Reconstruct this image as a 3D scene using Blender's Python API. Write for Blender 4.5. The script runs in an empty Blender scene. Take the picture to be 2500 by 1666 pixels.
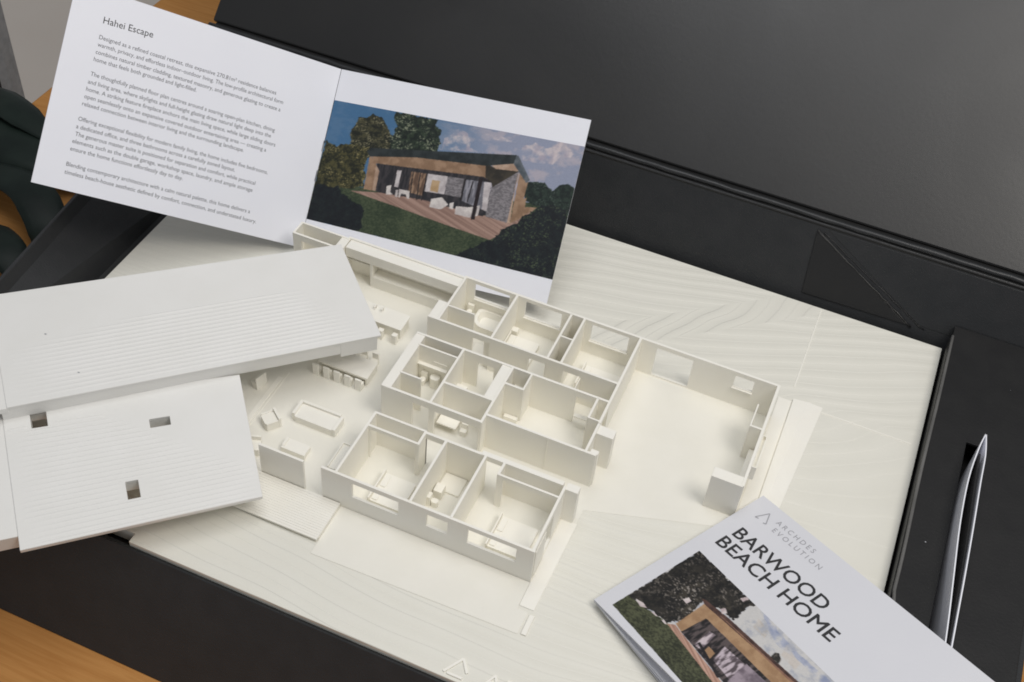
# Close-up of a white printed house model in a black presentation box, with booklets
import bpy, bmesh, math, random
from mathutils import Vector, Matrix
random.seed(7)
S = 0.0244                      # metres per storey-height unit of the model
sc = bpy.context.scene
col = sc.collection

# ------------------------------------------------------------------ camera, world, lamps
cam_d = bpy.data.cameras.new('camera'); cam = bpy.data.objects.new('camera', cam_d); col.objects.link(cam)
R = ((0.9188, 0.3874, 0.0755), (0.3293, -0.6469, -0.6878), (-0.2176, 0.6568, -0.7220))
cx, cy, cz = Vector(R[0]), -Vector(R[1]), -Vector(R[2])
cx.normalize(); cz = (cz - cx * cz.dot(cx)).normalized(); cy = cz.cross(cx)
M = Matrix(((cx.x, cy.x, cz.x, 7.30 * S), (cx.y, cy.y, cz.y, -12.32 * S), (cx.z, cy.z, cz.z, 19.75 * S), (0, 0, 0, 1)))
cam.matrix_world = M
cam_d.sensor_width = 36.0; cam_d.lens = 36.0 * 2978.4 / 2500.0
cam_d.clip_start = 0.02; cam_d.clip_end = 20.0
sc.camera = cam

w = bpy.data.worlds.new('World'); sc.world = w; w.use_nodes = True
bg = w.node_tree.nodes['Background']
bg.inputs[0].default_value = (0.93, 0.95, 1.0, 1); bg.inputs[1].default_value = 0.27

def area(name, loc, target, size, energy, colr, size_y=None):
    d = bpy.data.lights.new(name, 'AREA'); d.size = size * S; d.energy = energy; d.color = colr
    if size_y: d.shape = 'RECTANGLE'; d.size_y = size_y * S
    o = bpy.data.objects.new(name, d); col.objects.link(o)
    o.location = Vector(loc) * S
    o.rotation_euler = (Vector(target) * S - o.location).to_track_quat('-Z', 'Y').to_euler()
    return o
area('ceiling_light', (25, -3, 42), (6, 4, 0), 18, 5.15, (1.0, 0.955, 0.90))
area('overhead_light', (0, 5, 50), (3, 3, 0), 26, 4.2, (0.98, 0.985, 1.0))

sc.view_settings.view_transform = 'Standard'; sc.view_settings.look = 'None'
sc.view_settings.exposure = 0.06; sc.view_settings.gamma = 1.0
sc.cycles.filter_width = 1.8
sc.cycles.max_bounces = 10; sc.cycles.diffuse_bounces = 6

# ------------------------------------------------------------------ measured coordinates (model units)
BK = {'FB': [-4.3491, 6.1493, 0.0301], 'FT': [-4.7698, 9.1627, 3.0843], 'BR': [1.7541, 6.5744, 0.4514], 'TR': [1.3334, 9.5877, 3.5056], 'LB': [-8.6752, 2.7721, 2.7663], 'LT': [-9.0959, 5.7855, 5.8205]}
LINES = [('Hahei Escape', [0.6954, 3.6372], [1.7608, 3.6623]), ('Designed as a refined coastal retreat, this expansive 270.81m² residence balances', [0.6837, 3.2935], [4.728, 3.2782]), ('warmth, privacy, and effortless indoor–outdoor living. The low-profile architectural form', [0.6858, 3.1355], [4.9402, 3.1166]), ('combines natural timber cladding, textured masonry, and generous glazing to create a', [0.6817, 2.9755], [4.9162, 2.9368]), ('home that feels both grounded and light-filled.', [0.6756, 2.8148], [2.9381, 2.81]), ('The thoughtfully planned floor plan centres around a soaring open-plan kitchen, dining', [0.6777, 2.4977], [4.8959, 2.4471]), ('and living area, where skylights and full-height glazing draw natural light deep into the', [0.6637, 2.3231], [4.8376, 2.2969]), ('home. A striking feature fireplace anchors the main living space, while large sliding doors', [0.6596, 2.1629], [4.9882, 2.1264]), ('open seamlessly onto an expansive covered outdoor entertaining area — creating a', [0.6576, 2.0033], [4.8038, 1.955]), ('relaxed connection between interior living and the surrounding landscape.', [0.6473, 1.8412], [4.2903, 1.807]), ('Offering exceptional flexibility for modern family living, the home includes five bedrooms,', [0.6394, 1.5093], [4.9599, 1.4642]), ('a dedicated office, and three bathrooms across a carefully zoned layout.', [0.6326, 1.3413], [4.1948, 1.3238]), ('The generous master suite is positioned for separation and comfort, while practical', [0.646, 1.1812], [4.7301, 1.1491]), ('elements such as the double garage, workshop space, laundry, and ample storage', [0.6224, 1.02], [4.7042, 0.9783]), ('ensure the home functions effortlessly day to day.', [0.6152, 0.8541], [3.0842, 0.8352]), ('Blending contemporary architecture with a calm natural palette, this home delivers a', [0.6063, 0.5164], [4.7649, 0.4873]), ('timeless beach-house aesthetic defined by comfort, connection, and understated luxury.', [0.6057, 0.3448], [4.9597, 0.2959])]
PIC2 = [('sky', [[-0.0051, 3.5678], [6.1114, 3.6987], [6.1319, 0.6248], [-0.02, 0.692]]), ('skylight', [[2.6726, 3.6344], [6.1114, 3.6987], [6.1303, 2.3834], [4.9335, 2.5265], [2.7625, 2.8071]]), ('cloud', [[2.8565, 2.9748], [2.8502, 3.233], [2.9984, 3.3371], [3.064, 3.4614], [3.1854, 3.5155], [3.3834, 3.4153], [3.5096, 3.2935], [3.5168, 3.1107], [3.9248, 3.0844], [2.7686, 2.9382]]), ('cloud', [[4.7244, 3.067], [4.7185, 3.3945], [4.9826, 3.5398], [5.2969, 3.4769], [5.581, 3.6804], [5.9219, 3.4971], [5.8421, 3.372], [5.6266, 3.3454], [5.4885, 3.1534], [5.0101, 3.1264]]), ('cloud', [[3.6984, 3.5345], [4.1549, 3.5353], [4.5494, 3.4694], [3.9553, 3.4213]]), ('lawn', [[-0.0205, 1.5667], [0.9532, 1.679], [5.0194, 2.1797], [6.2452, 2.3359], [6.1319, 0.6248], [-0.0238, 0.6912]]), ('hedge', [[-0.035, 2.0763], [1.0775, 2.4584], [1.1811, 1.7275], [0.0023, 1.4765]]), ('tree1', [[0.6428, 2.5948], [0.5717, 2.9575], [0.6996, 3.247], [1.0087, 3.4479], [1.288, 3.3648], [1.4549, 3.1735], [1.5471, 3.0424], [1.6838, 2.7335], [1.1624, 2.4383], [0.6969, 2.3796]]), ('tree2', [[1.6086, 2.7181], [1.5649, 2.9712], [1.6717, 3.2547], [1.5287, 3.4316], [1.5459, 3.5996], [2.5977, 3.6231], [2.5854, 3.4389], [2.7693, 3.4018], [2.721, 3.2067], [2.8028, 3.1121], [2.7404, 2.8953], [2.1837, 2.7805]]), ('hedge', [[0.0083, 2.5973], [0.2211, 2.5083], [0.6293, 2.6486], [1.113, 2.6349], [1.1134, 2.3154], [1.1722, 1.7633], [0.9667, 1.6253], [-0.0068, 1.5126], [-0.0157, 2.0803]]), ('bushfar', [[4.9514, 2.5303], [5.0148, 2.6533], [5.2325, 2.6813], [5.4098, 2.7189], [5.6335, 2.5666], [5.7756, 2.7421], [5.9429, 2.8139], [6.152, 2.7137], [6.1476, 2.1337], [5.5507, 2.1489], [5.3652, 2.1451], [5.0643, 2.2259]]), ('bushfar', [[3.961, 3.0919], [3.9712, 3.2042], [3.9857, 3.299], [4.0551, 3.2031], [4.1256, 3.1185]]), ('lawn', [[0.6233, 1.552], [0.9023, 1.5625], [2.1254, 1.4426], [4.3571, 1.1912], [4.635, 1.143], [4.4596, 0.6255], [1.4456, 0.6743], [0.7298, 0.6481]]), ('deckp', [[0.8996, 1.5732], [1.7454, 1.6978], [2.7134, 1.7562], [4.2314, 1.697], [4.8455, 1.6664], [5.3694, 2.1278], [5.1409, 1.8409], [4.9428, 1.578], [4.4739, 1.1805], [3.333, 1.2968], [2.1254, 1.4426]]), ('wood', [[1.1634, 2.5137], [2.2786, 2.7144], [3.995, 2.8784], [4.0509, 2.5151], [1.3496, 2.327]]), ('wood', [[1.1723, 2.478], [1.3798, 2.3333], [1.4382, 1.6883], [1.2135, 1.678]]), ('inside', [[1.3892, 2.3277], [3.9808, 2.5518], [4.1895, 2.4783], [4.2726, 1.7611], [4.1634, 1.6637], [2.7178, 1.7386], [1.7096, 1.6826], [1.4495, 1.6908]]), ('woodl', [[1.3774, 2.2952], [1.4887, 2.1684], [1.5088, 1.6922], [1.4306, 1.6867]]), ('shelf', [[2.2598, 2.3191], [2.6556, 2.3465], [2.6772, 1.8229], [2.2948, 1.8341]]), ('pale', [[1.9165, 2.2769], [2.0202, 2.2875], [2.033, 1.8902], [1.935, 1.8881]]), ('pale', [[2.663, 2.348], [3.1463, 2.3868], [3.1664, 1.965], [2.6878, 1.9368]]), ('tan', [[2.7973, 2.2314], [2.9887, 2.2423], [3.0013, 1.9741], [2.8081, 1.9699]]), ('stone', [[3.1463, 2.3868], [3.5639, 2.4121], [3.5957, 1.9758], [3.1737, 1.9665]]), ('glass', [[3.5775, 2.4039], [4.1938, 2.4609], [4.2126, 1.8032], [3.5968, 1.9095]]), ('pale', [[4.0267, 2.4438], [4.1947, 2.4574], [4.2458, 1.7921], [4.1244, 1.8208]]), ('dark', [[3.5493, 2.4091], [3.5949, 2.4113], [3.6041, 1.9111], [3.5586, 1.9086]]), ('dark', [[3.7501, 2.4036], [3.7801, 2.4063], [3.7586, 1.9075], [3.7277, 1.9082]]), ('dark', [[2.2997, 2.3163], [2.323, 2.3175], [2.378, 1.7213], [2.3539, 1.7236]]), ('dark', [[2.4724, 2.3302], [2.4955, 2.3314], [2.5547, 1.7034], [2.5233, 1.7041]]), ('dark', [[2.6297, 2.341], [2.6565, 2.3429], [2.6778, 1.7113], [2.6464, 1.712]]), ('white', [[1.7504, 1.8675], [1.8586, 1.9092], [1.8724, 1.7437], [1.9495, 1.704], [1.7844, 1.6686]]), ('white', [[1.9902, 1.825], [2.0481, 1.8299], [2.0703, 1.6626], [2.0051, 1.6711]]), ('white', [[2.0681, 1.8603], [2.3259, 1.8668], [2.3608, 1.6803], [2.2996, 1.6895], [2.2597, 1.7705], [2.1433, 1.7643], [2.1319, 1.6684], [2.0909, 1.6745]]), ('white', [[2.878, 1.7991], [3.127, 1.8898], [3.3151, 1.7562], [3.1689, 1.6133], [2.8868, 1.6077]]), ('white', [[3.343, 1.7992], [3.4302, 1.8366], [3.4512, 1.6746], [3.3553, 1.6723]]), ('white', [[3.5069, 1.7607], [3.8229, 1.8033], [4.0592, 1.8988], [4.0686, 1.6614], [3.8803, 1.5723], [3.514, 1.5773]]), ('stone', [[4.7625, 2.8374], [4.7661, 2.7468], [4.7828, 1.6453], [4.243, 1.6811], [4.2198, 2.3562]]), ('darkb', [[3.9588, 2.8708], [4.2242, 2.7977], [4.7625, 2.8374], [4.2379, 2.36], [4.1895, 2.4783], [4.0304, 2.5365]]), ('woodl', [[3.9682, 2.9096], [4.588, 3.0093], [4.7804, 2.8412], [4.2268, 2.7873]]), ('woodl', [[4.7647, 2.7831], [4.7853, 2.897], [4.7727, 2.4923], [4.8401, 1.6579], [4.7685, 1.6421]]), ('wood', [[4.7896, 2.8797], [5.0343, 2.6501], [5.0201, 2.2529], [5.0828, 2.3029], [5.0986, 2.0873], [5.3694, 2.1278], [5.0069, 1.775], [4.8427, 1.6475]]), ('roofd', [[1.0741, 2.5517], [1.1483, 2.6534], [1.7982, 2.7496], [4.6363, 3.1948], [4.7287, 3.0496], [4.594, 2.985], [3.9744, 2.8079], [2.2927, 2.6577], [1.1795, 2.4494]]), ('roofl', [[4.6255, 3.1926], [4.6764, 3.1849], [5.0667, 2.7008], [4.9931, 2.6195], [4.6012, 2.9865]]), ('post', [[3.8828, 2.5164], [3.9788, 2.5293], [4.0087, 1.5488], [3.9181, 1.5437]]), ('post', [[4.005, 2.5312], [4.1878, 2.4853], [4.1947, 2.4574], [3.9999, 2.4749]]), ('dusk', [[-0.0114, 1.5306], [0.6098, 1.6059], [0.7314, 1.4428], [1.1146, 1.3554], [1.3724, 1.2041], [1.3316, 0.9693], [1.452, 0.8075], [1.2049, 0.6775], [0.7253, 0.666], [-0.0229, 0.6876]]), ('dusk', [[4.4596, 0.6255], [3.7404, 0.5914], [3.8192, 0.7387], [4.1112, 0.9521], [4.4825, 1.1457], [4.6464, 1.4025], [4.9256, 1.6474], [5.2532, 1.9932], [5.5294, 2.2353], [6.0086, 2.2483], [6.1242, 2.2735], [6.1319, 0.6248]])]
STAPLE = [[-0.0091, 2.4555], [-0.0783, 1.7323]]
BF = {'B': [5.3524, 0.0386, 0.2183], 'S': [2.2775, 3.7517, 0.0042], 'x': [0.8437, -0.5123, 0.1605]}
PIC3 = [('sky3', [[0.3014, 2.3635], [0.2984, 0.1912], [5.5797, -0.1104], [6.3862, 2.0603]]), ('blue3', [[1.9931, 2.3067], [2.24, 2.3699], [2.5457, 2.1913], [3.16, 2.1261], [3.72, 2.141], [4.0594, 2.1189], [3.892, 1.9545], [3.2633, 2.0174], [2.9418, 1.9598], [2.6709, 1.9755]]), ('cream3', [[2.1441, 2.1113], [2.4791, 2.0387], [2.5277, 1.8802], [2.2271, 1.8967]]), ('cream3', [[2.8546, 2.0937], [3.2889, 1.9905], [3.3363, 1.8106], [2.9575, 1.8566]]), ('lawn3', [[0.2984, 0.1912], [0.3014, 0.5667], [1.243, 0.719], [3.4164, 0.5105], [2.8916, 0.0393]]), ('tree3', [[0.3014, 2.3635], [0.2976, 0.5277], [0.4918, 0.616], [0.8141, 0.6754], [1.224, 0.6938], [1.3568, 0.8702], [1.2165, 1.6449], [1.7447, 1.7123], [1.9207, 1.7168], [1.8782, 2.0215], [1.8821, 2.3061], [1.1425, 2.3361]]), ('shade3', [[0.595, 1.4715], [0.9091, 1.8877], [1.4826, 1.9642], [1.7346, 1.8972], [1.5523, 1.7217], [1.2209, 1.6845], [1.3453, 1.0507], [1.2604, 0.8725]]), ('deck3', [[1.2335, 0.7064], [1.3335, 0.8067], [3.626, 0.5076], [3.3704, 0.3923]]), ('wood3', [[1.3058, 1.5614], [1.7116, 1.5698], [3.6409, 1.6201], [4.2502, 1.5661], [4.0218, 1.2613], [1.5738, 1.3541], [1.5154, 0.79], [1.3284, 0.8324]]), ('roof3', [[1.1874, 1.6064], [1.2656, 1.6426], [1.821, 1.6824], [3.579, 1.6852], [4.4021, 1.6557], [4.297, 1.5155], [3.5679, 1.6112], [1.6782, 1.5583], [1.3108, 1.548]]), ('roofe3', [[1.6589, 1.5984], [1.7402, 1.6077], [3.5555, 1.6242], [3.6656, 1.5941], [3.5195, 1.5763]]), ('in3', [[1.5738, 1.3541], [4.0393, 1.2848], [3.4938, 0.5569], [1.5154, 0.79]]), ('pale3', [[1.8262, 1.203], [1.9483, 1.2373], [2.0262, 0.8042], [1.8684, 0.7825]]), ('wood3', [[2.0545, 0.9671], [2.2293, 0.9498], [2.2555, 0.7991], [2.0723, 0.8032]]), ('glass3', [[2.2219, 1.1897], [2.748, 1.2094], [2.7753, 0.7632], [2.3194, 0.8226]]), ('violet3', [[2.7216, 1.2353], [3.2675, 1.2405], [3.2679, 0.6563], [2.7832, 0.7141]]), ('dark3', [[1.8778, 0.8579], [1.8918, 0.9081], [2.6585, 0.6675], [2.6222, 0.6192]]), ('white3', [[0.4511, 0.6297], [0.6153, 0.6789], [0.7454, 0.6508], [0.6379, 0.5749]]), ('white3', [[0.9896, 1.3102], [1.0272, 1.4276], [1.1164, 1.4109], [1.1034, 1.2929]]), ('white3', [[1.5669, 1.7078], [1.6098, 1.798], [1.7159, 1.74], [1.673, 1.6501]]), ('white3', [[1.6128, 2.1706], [1.6608, 2.3019], [1.724, 2.2843], [1.7002, 2.1518]]), ('white3', [[0.8443, 0.6491], [0.8977, 0.6868], [1.0202, 0.6847], [0.9767, 0.6597]]), ('white3', [[1.0934, 0.6833], [1.1462, 0.7208], [1.2482, 0.6933], [1.205, 0.6686]]), ('tree3', [[2.8733, 1.6828], [2.8534, 1.8112], [2.9128, 1.859], [3.0228, 1.7894], [3.0512, 1.674], [2.9533, 1.6662]])]
T3 = [('BARWOOD', [0.3725, 3.1525], [2.7054, 3.1858]), ('BEACH HOME', [0.3306, 2.7474], [3.2743, 2.6018]), ('ARCHDES', [0.6781, 4.0398], [1.6569, 4.0406]), ('EVOLUTION', [0.7734, 3.8324], [2.0088, 3.8062])]
T3H = [[0.3356, 3.4657], [0.3187, 3.0364]]
LOGO3 = [[0.3147, 3.8435], [0.4345, 4.1329], [0.5845, 3.8704], [0.3893, 3.865], [0.5234, 3.8506]]
WEDGE = [[6.9546, -0.9563, 0.05]]
RF = {'uBR': [-2.8354, 5.4767, 1.3039], 'uFR': [-0.785, 3.4222, 1.25], 'uFL': [-6.1787, -1.7578, 1.4978], 'uBL': [-8.1227, 0.684, 1.5442], 'lTR': [-2.9077, 1.3128, 1.0188], 'lBR': [-1.1019, -0.8709, 0.6728], 'lTL': [-6.3767, -1.5888, 1.1664], 'lBL': [-4.2614, -3.8542, 0.8204]}
SKY = [[[-5.9277, -1.3638, 1.1717], [-5.6885, -1.1794, 1.1577], [-5.4274, -1.4511, 1.1106], [-5.6314, -1.6577, 1.1192]], [[-3.8756, -0.4259, 1.0085], [-3.588, -0.1878, 0.9928], [-3.4438, -0.3132, 0.9685], [-3.7395, -0.5844, 0.9829]], [[-3.4761, -1.8286, 0.8701], [-3.3119, -1.6523, 0.8639], [-3.0551, -1.9363, 0.8165], [-3.2051, -2.1025, 0.8218]]]
DIMPLE = [[-6.6489, 0.2002, 1.4953], [-5.4752, -0.3319, 1.458]]
LEFTSEAM = [[-7.2436, -0.3278, 1.5222], [-6.372, -1.2628, 1.4999]]
FASC = [[-0.9667, 3.3752, 1.1], [-0.9403, 3.3195, 0.8]]

# ------------------------------------------------------------------ materials
def lin(c):
    return tuple(((x / 255) / 12.92 if x / 255 <= 0.04045 else (((x / 255) + 0.055) / 1.055) ** 2.4) for x in c)
MATS = {}
def new_mat(name, rgb, rough=0.5, spec=0.5):
    m = bpy.data.materials.new(name); m.use_nodes = True
    b = m.node_tree.nodes['Principled BSDF']
    b.inputs['Base Color'].default_value = (*rgb, 1); b.inputs['Roughness'].default_value = rough
    b.inputs['Specular IOR Level'].default_value = spec
    MATS[name] = m
    return m, m.node_tree.nodes, m.node_tree.links, b
def node(ns, t, **kw):
    n = ns.new(t)
    for k, v in kw.items(): setattr(n, k, v)
    return n
def noise_col(name, a, b_, scale, rough=0.5, detail=4, bump=0.0, bscale=None, spec=0.5, stretch=(1, 1, 1)):
    m, ns, ls, b = new_mat(name, a, rough, spec)
    tc = node(ns, 'ShaderNodeTexCoord'); mp = node(ns, 'ShaderNodeMapping'); mp.inputs['Scale'].default_value = stretch
    ls.new(tc.outputs['Object'], mp.inputs[0])
    n = node(ns, 'ShaderNodeTexNoise'); n.inputs['Scale'].default_value = scale; n.inputs['Detail'].default_value = detail
    ls.new(mp.outputs[0], n.inputs['Vector'])
    r = node(ns, 'ShaderNodeValToRGB')
    r.color_ramp.elements[0].position = 0.32; r.color_ramp.elements[1].position = 0.68
    r.color_ramp.elements[0].color = (*a, 1); r.color_ramp.elements[1].color = (*b_, 1)
    ls.new(n.outputs['Fac'], r.inputs[0]); ls.new(r.outputs[0], b.inputs['Base Color'])
    if bump:
        n2 = node(ns, 'ShaderNodeTexNoise'); n2.inputs['Scale'].default_value = bscale or scale * 3; n2.inputs['Detail'].default_value = 5
        ls.new(mp.outputs[0], n2.inputs['Vector'])
        bp = node(ns, 'ShaderNodeBump'); bp.inputs['Strength'].default_value = bump; bp.inputs['Distance'].default_value = 0.0005
        ls.new(n2.outputs['Fac'], bp.inputs['Height']); ls.new(bp.outputs[0], b.inputs['Normal'])
    return m

PLA = noise_col('printed_plastic', (0.905, 0.88, 0.80), (0.92, 0.90, 0.83), 60, 0.55, bump=0.12, bscale=500)
FLOORP = noise_col('printed_floor_plastic', (0.83, 0.81, 0.73), (0.855, 0.835, 0.76), 50, 0.55, bump=0.14, bscale=420)
ROOF = noise_col('printed_roof_plastic', (0.80, 0.793, 0.76), (0.825, 0.818, 0.79), 40, 0.55, bump=0.10, bscale=600)

def contour_mat():
    m, ns, ls, b = new_mat('terraced_plastic', (0.79, 0.775, 0.715), 0.5)
    tc = node(ns, 'ShaderNodeTexCoord')
    mp = node(ns, 'ShaderNodeMapping'); mp.inputs['Scale'].default_value = (1 / S,) * 3
    ls.new(tc.outputs['Object'], mp.inputs[0])
    sp = node(ns, 'ShaderNodeSeparateXYZ'); ls.new(mp.outputs[0], sp.inputs[0])
    mp2 = node(ns, 'ShaderNodeMapping'); mp2.inputs['Scale'].default_value = (0.10, 0.22, 1); mp2.inputs['Location'].default_value = (3.1, 1.7, 0)
    ls.new(mp.outputs[0], mp2.inputs[0])
    n = node(ns, 'ShaderNodeTexNoise'); n.inputs['Scale'].default_value = 1.0; n.inputs['Detail'].default_value = 2.5; n.inputs['Roughness'].default_value = 0.45
    ls.new(mp2.outputs[0], n.inputs['Vector'])
    def math_(op, a, bb):
        q = node(ns, 'ShaderNodeMath', operation=op)
        for i, x in enumerate((a, bb)):
            if x is None: continue
            if hasattr(x, 'is_linked') or hasattr(x, 'links'): ls.new(x, q.inputs[i])
            else: q.inputs[i].default_value = x
        return q.outputs[0]
    far = node(ns, 'ShaderNodeClamp'); ls.new(math_('MULTIPLY', math_('SUBTRACT', sp.outputs['Y'], 3.0), 0.25), far.inputs[0])
    h = math_('ADD', math_('MULTIPLY', sp.outputs['Y'], 5.2), math_('MULTIPLY', n.outputs['Fac'], 11.0))
    h = math_('SUBTRACT', h, math_('MULTIPLY', math_('MULTIPLY', sp.outputs['X'], 1.6), far.outputs[0]))
    dl = math_('ADD', math_('MULTIPLY', sp.outputs['X'], CH[0]), math_('ADD', math_('MULTIPLY', sp.outputs['Y'], CH[1]), CH[2]))
    h = math_('ADD', h, math_('MULTIPLY', math_('MINIMUM', math_('MAXIMUM', math_('MULTIPLY', dl, -1.0), 0.0), 0.75), 8.5))
    fl = math_('FLOOR', h, None)
    fr = math_('FRACT', h, None)
    st = math_('ADD', fl, math_('MINIMUM', math_('MULTIPLY', fr, 9.0), 1.0))
    nz = node(ns, 'ShaderNodeTexNoise'); nz.inputs['Scale'].default_value = 30; ls.new(mp.outputs[0], nz.inputs['Vector'])
    hh = math_('ADD', math_('ADD', st, math_('MULTIPLY', math_('SINE', math_('MULTIPLY', h, 3.14159), None), 0.95)), math_('MULTIPLY', nz.outputs['Fac'], 0.15))
    bp = node(ns, 'ShaderNodeBump'); bp.inputs['Strength'].default_value = 1.0; bp.inputs['Distance'].default_value = 0.00017
    ls.new(hh, bp.inputs['Height']); ls.new(bp.outputs[0], b.inputs['Normal'])
    n3 = node(ns, 'ShaderNodeTexNoise'); n3.inputs['Scale'].default_value = 0.9; ls.new(mp.outputs[0], n3.inputs['Vector'])
    r = node(ns, 'ShaderNodeValToRGB')
    r.color_ramp.elements[0].color = (0.765, 0.75, 0.67, 1); r.color_ramp.elements[1].color = (0.80, 0.785, 0.71, 1)
    ls.new(n3.outputs['Fac'], r.inputs[0]); ls.new(r.outputs[0], b.inputs['Base Color'])
    return m
CH = (-0.6269, 0.7791, -3.6489)           # fold line of the terraces behind the house
TERR = contour_mat()
BLACK = noise_col('black_card', (0.018, 0.0195, 0.021), (0.023, 0.024, 0.0255), 90, 0.42, bump=0.25, bscale=900, spec=0.5)
BLACKI = noise_col('black_insert_card', (0.012, 0.012, 0.0125), (0.016, 0.016, 0.016), 70, 0.55, bump=0.25, bscale=700, spec=0.35)
LIDM = noise_col('black_lid_wrap', (0.009, 0.0092, 0.0095), (0.012, 0.0118, 0.0115), 16, 0.36, bump=0.06, bscale=420, spec=0.6)
PAPER = noise_col('white_paper', (0.86, 0.87, 0.93), (0.88, 0.89, 0.945), 30, 0.45, bump=0.04, bscale=800)
COVER = noise_col('cover_paper', (0.69, 0.695, 0.735), (0.71, 0.715, 0.75), 30, 0.4, bump=0.04, bscale=800)
INKG = new_mat('grey_ink', (0.15, 0.15, 0.165), 0.6)[0]
INKB = new_mat('black_ink', (0.028, 0.028, 0.03), 0.5)[0]
INKL = new_mat('pale_grey_ink', (0.36, 0.36, 0.385), 0.6)[0]
STEEL = new_mat('staple_steel', (0.5, 0.5, 0.52), 0.35)[0]; STEEL.node_tree.nodes['Principled BSDF'].inputs['Metallic'].default_value = 1
def wood():
    m, ns, ls, b = new_mat('orange_wood', (0.40, 0.20, 0.07), 0.6, 0.03)
    tc = node(ns, 'ShaderNodeTexCoord'); mp = node(ns, 'ShaderNodeMapping'); mp.inputs['Scale'].default_value = (5, 95, 5); mp.inputs['Rotation'].default_value = (0, 0, 0.12)
    ls.new(tc.outputs['Object'], mp.inputs[0])
    n = node(ns, 'ShaderNodeTexNoise'); n.inputs['Scale'].default_value = 6; n.inputs['Detail'].default_value = 6; n.inputs['Distortion'].default_value = 0.6
    ls.new(mp.outputs[0], n.inputs['Vector'])
    r = node(ns, 'ShaderNodeValToRGB'); r.color_ramp.elements[0].position = 0.25; r.color_ramp.elements[1].position = 0.75
    r.color_ramp.elements[0].color = (0.43, 0.195, 0.058, 1); r.color_ramp.elements[1].color = (0.54, 0.27, 0.09, 1)
    ls.new(n.outputs['Fac'], r.inputs[0]); ls.new(r.outputs[0], b.inputs['Base Color'])
    return m
WOOD = wood()
FLOOR = noise_col('pale_floor', (0.80, 0.72, 0.63), (0.86, 0.78, 0.69), 3, 0.6, bump=0.1, bscale=20)
CAB = noise_col('grey_metal', (0.36, 0.37, 0.38), (0.40, 0.41, 0.42), 60, 0.5)
CABD = noise_col('dark_grey_metal', (0.20, 0.205, 0.21), (0.27, 0.275, 0.28), 160, 0.5)
RUB = new_mat('black_seal', (0.008, 0.008, 0.008), 0.6)[0]
LEAF = noise_col('dark_leaf', (0.006, 0.012, 0.010), (0.014, 0.024, 0.019), 40, 0.5, bump=0.2, bscale=120, spec=0.25)

for m_, a_, b_ in ((LIDM, .33, .43), (BLACK, .36, .50), (BLACKI, .46, .60)):
    ns, ls = m_.node_tree.nodes, m_.node_tree.links
    tc = ns.new('ShaderNodeTexCoord'); nz = ns.new('ShaderNodeTexNoise'); nz.inputs['Scale'].default_value = 9; nz.inputs['Detail'].default_value = 6; nz.inputs['Distortion'].default_value = .8
    mr = ns.new('ShaderNodeMapRange'); mr.inputs['From Min'].default_value = .35; mr.inputs['From Max'].default_value = .65; mr.inputs['To Min'].default_value = a_; mr.inputs['To Max'].default_value = b_
    ls.new(tc.outputs['Object'], nz.inputs['Vector']); ls.new(nz.outputs['Fac'], mr.inputs['Value']); ls.new(mr.outputs[0], ns['Principled BSDF'].inputs['Roughness'])

# ------------------------------------------------------------------ helpers
def link_mesh(name, vs, fs, mat, parent=None, fm=None, bevel=0.0, smooth=False):
    me = bpy.data.meshes.new(name)
    me.from_pydata([Vector(v) * S for v in vs], [], fs)
    for m in (mat if isinstance(mat, list) else [mat]): me.materials.append(m)
    if fm: me.polygons.foreach_set('material_index', fm)
    bm = bmesh.new(); bm.from_mesh(me)
    if not fm: bmesh.ops.recalc_face_normals(bm, faces=bm.faces)
    if bevel:
        es = [e for e in bm.edges if len(e.link_faces) == 2 and e.calc_face_angle(0) > 0.6]
        try: bmesh.ops.bevel(bm, geom=es, offset=bevel * S, segments=2, profile=0.5, affect='EDGES', clamp_overlap=True)
        except Exception: pass
    bm.to_mesh(me); bm.free()
    if smooth: me.shade_smooth()
    o = bpy.data.objects.new(name, me); col.objects.link(o)
    if parent: o.parent = parent
    return o
def empty(name, label, cat, group=None):
    o = bpy.data.objects.new(name, None); o.empty_display_size = 0.01; col.objects.link(o)
    o['label'] = label; o['category'] = cat
    if group: o['group'] = group
    return o
def bx(u0, u1, v0, v1, z0, z1):
    vs = [(u, v, z) for z in (z0, z1) for v in (v0, v1) for u in (u0, u1)]
    return vs, [(0, 2, 3, 1), (4, 5, 7, 6), (0, 1, 5, 4), (2, 6, 7, 3), (0, 4, 6, 2), (1, 3, 7, 5)]
def join(parts):
    V, Fc = [], []
    for vs, fs in parts:
        n = len(V); V += list(vs); Fc += [tuple(i + n for i in f) for f in fs]
    return V, Fc
def prism(poly, z0, z1):
    n = len(poly)
    vs = [(x, y, z0) for x, y in poly] + [(x, y, z1) for x, y in poly]
    return vs, [tuple(range(n - 1, -1, -1)), tuple(range(n, 2 * n))] + [(i, (i + 1) % n, n + (i + 1) % n, n + i) for i in range(n)]
def box(name, d, mat=None, parent=None, bevel=0.006):
    return link_mesh(name, *bx(*d), mat or PLA, parent, bevel=bevel)
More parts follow.
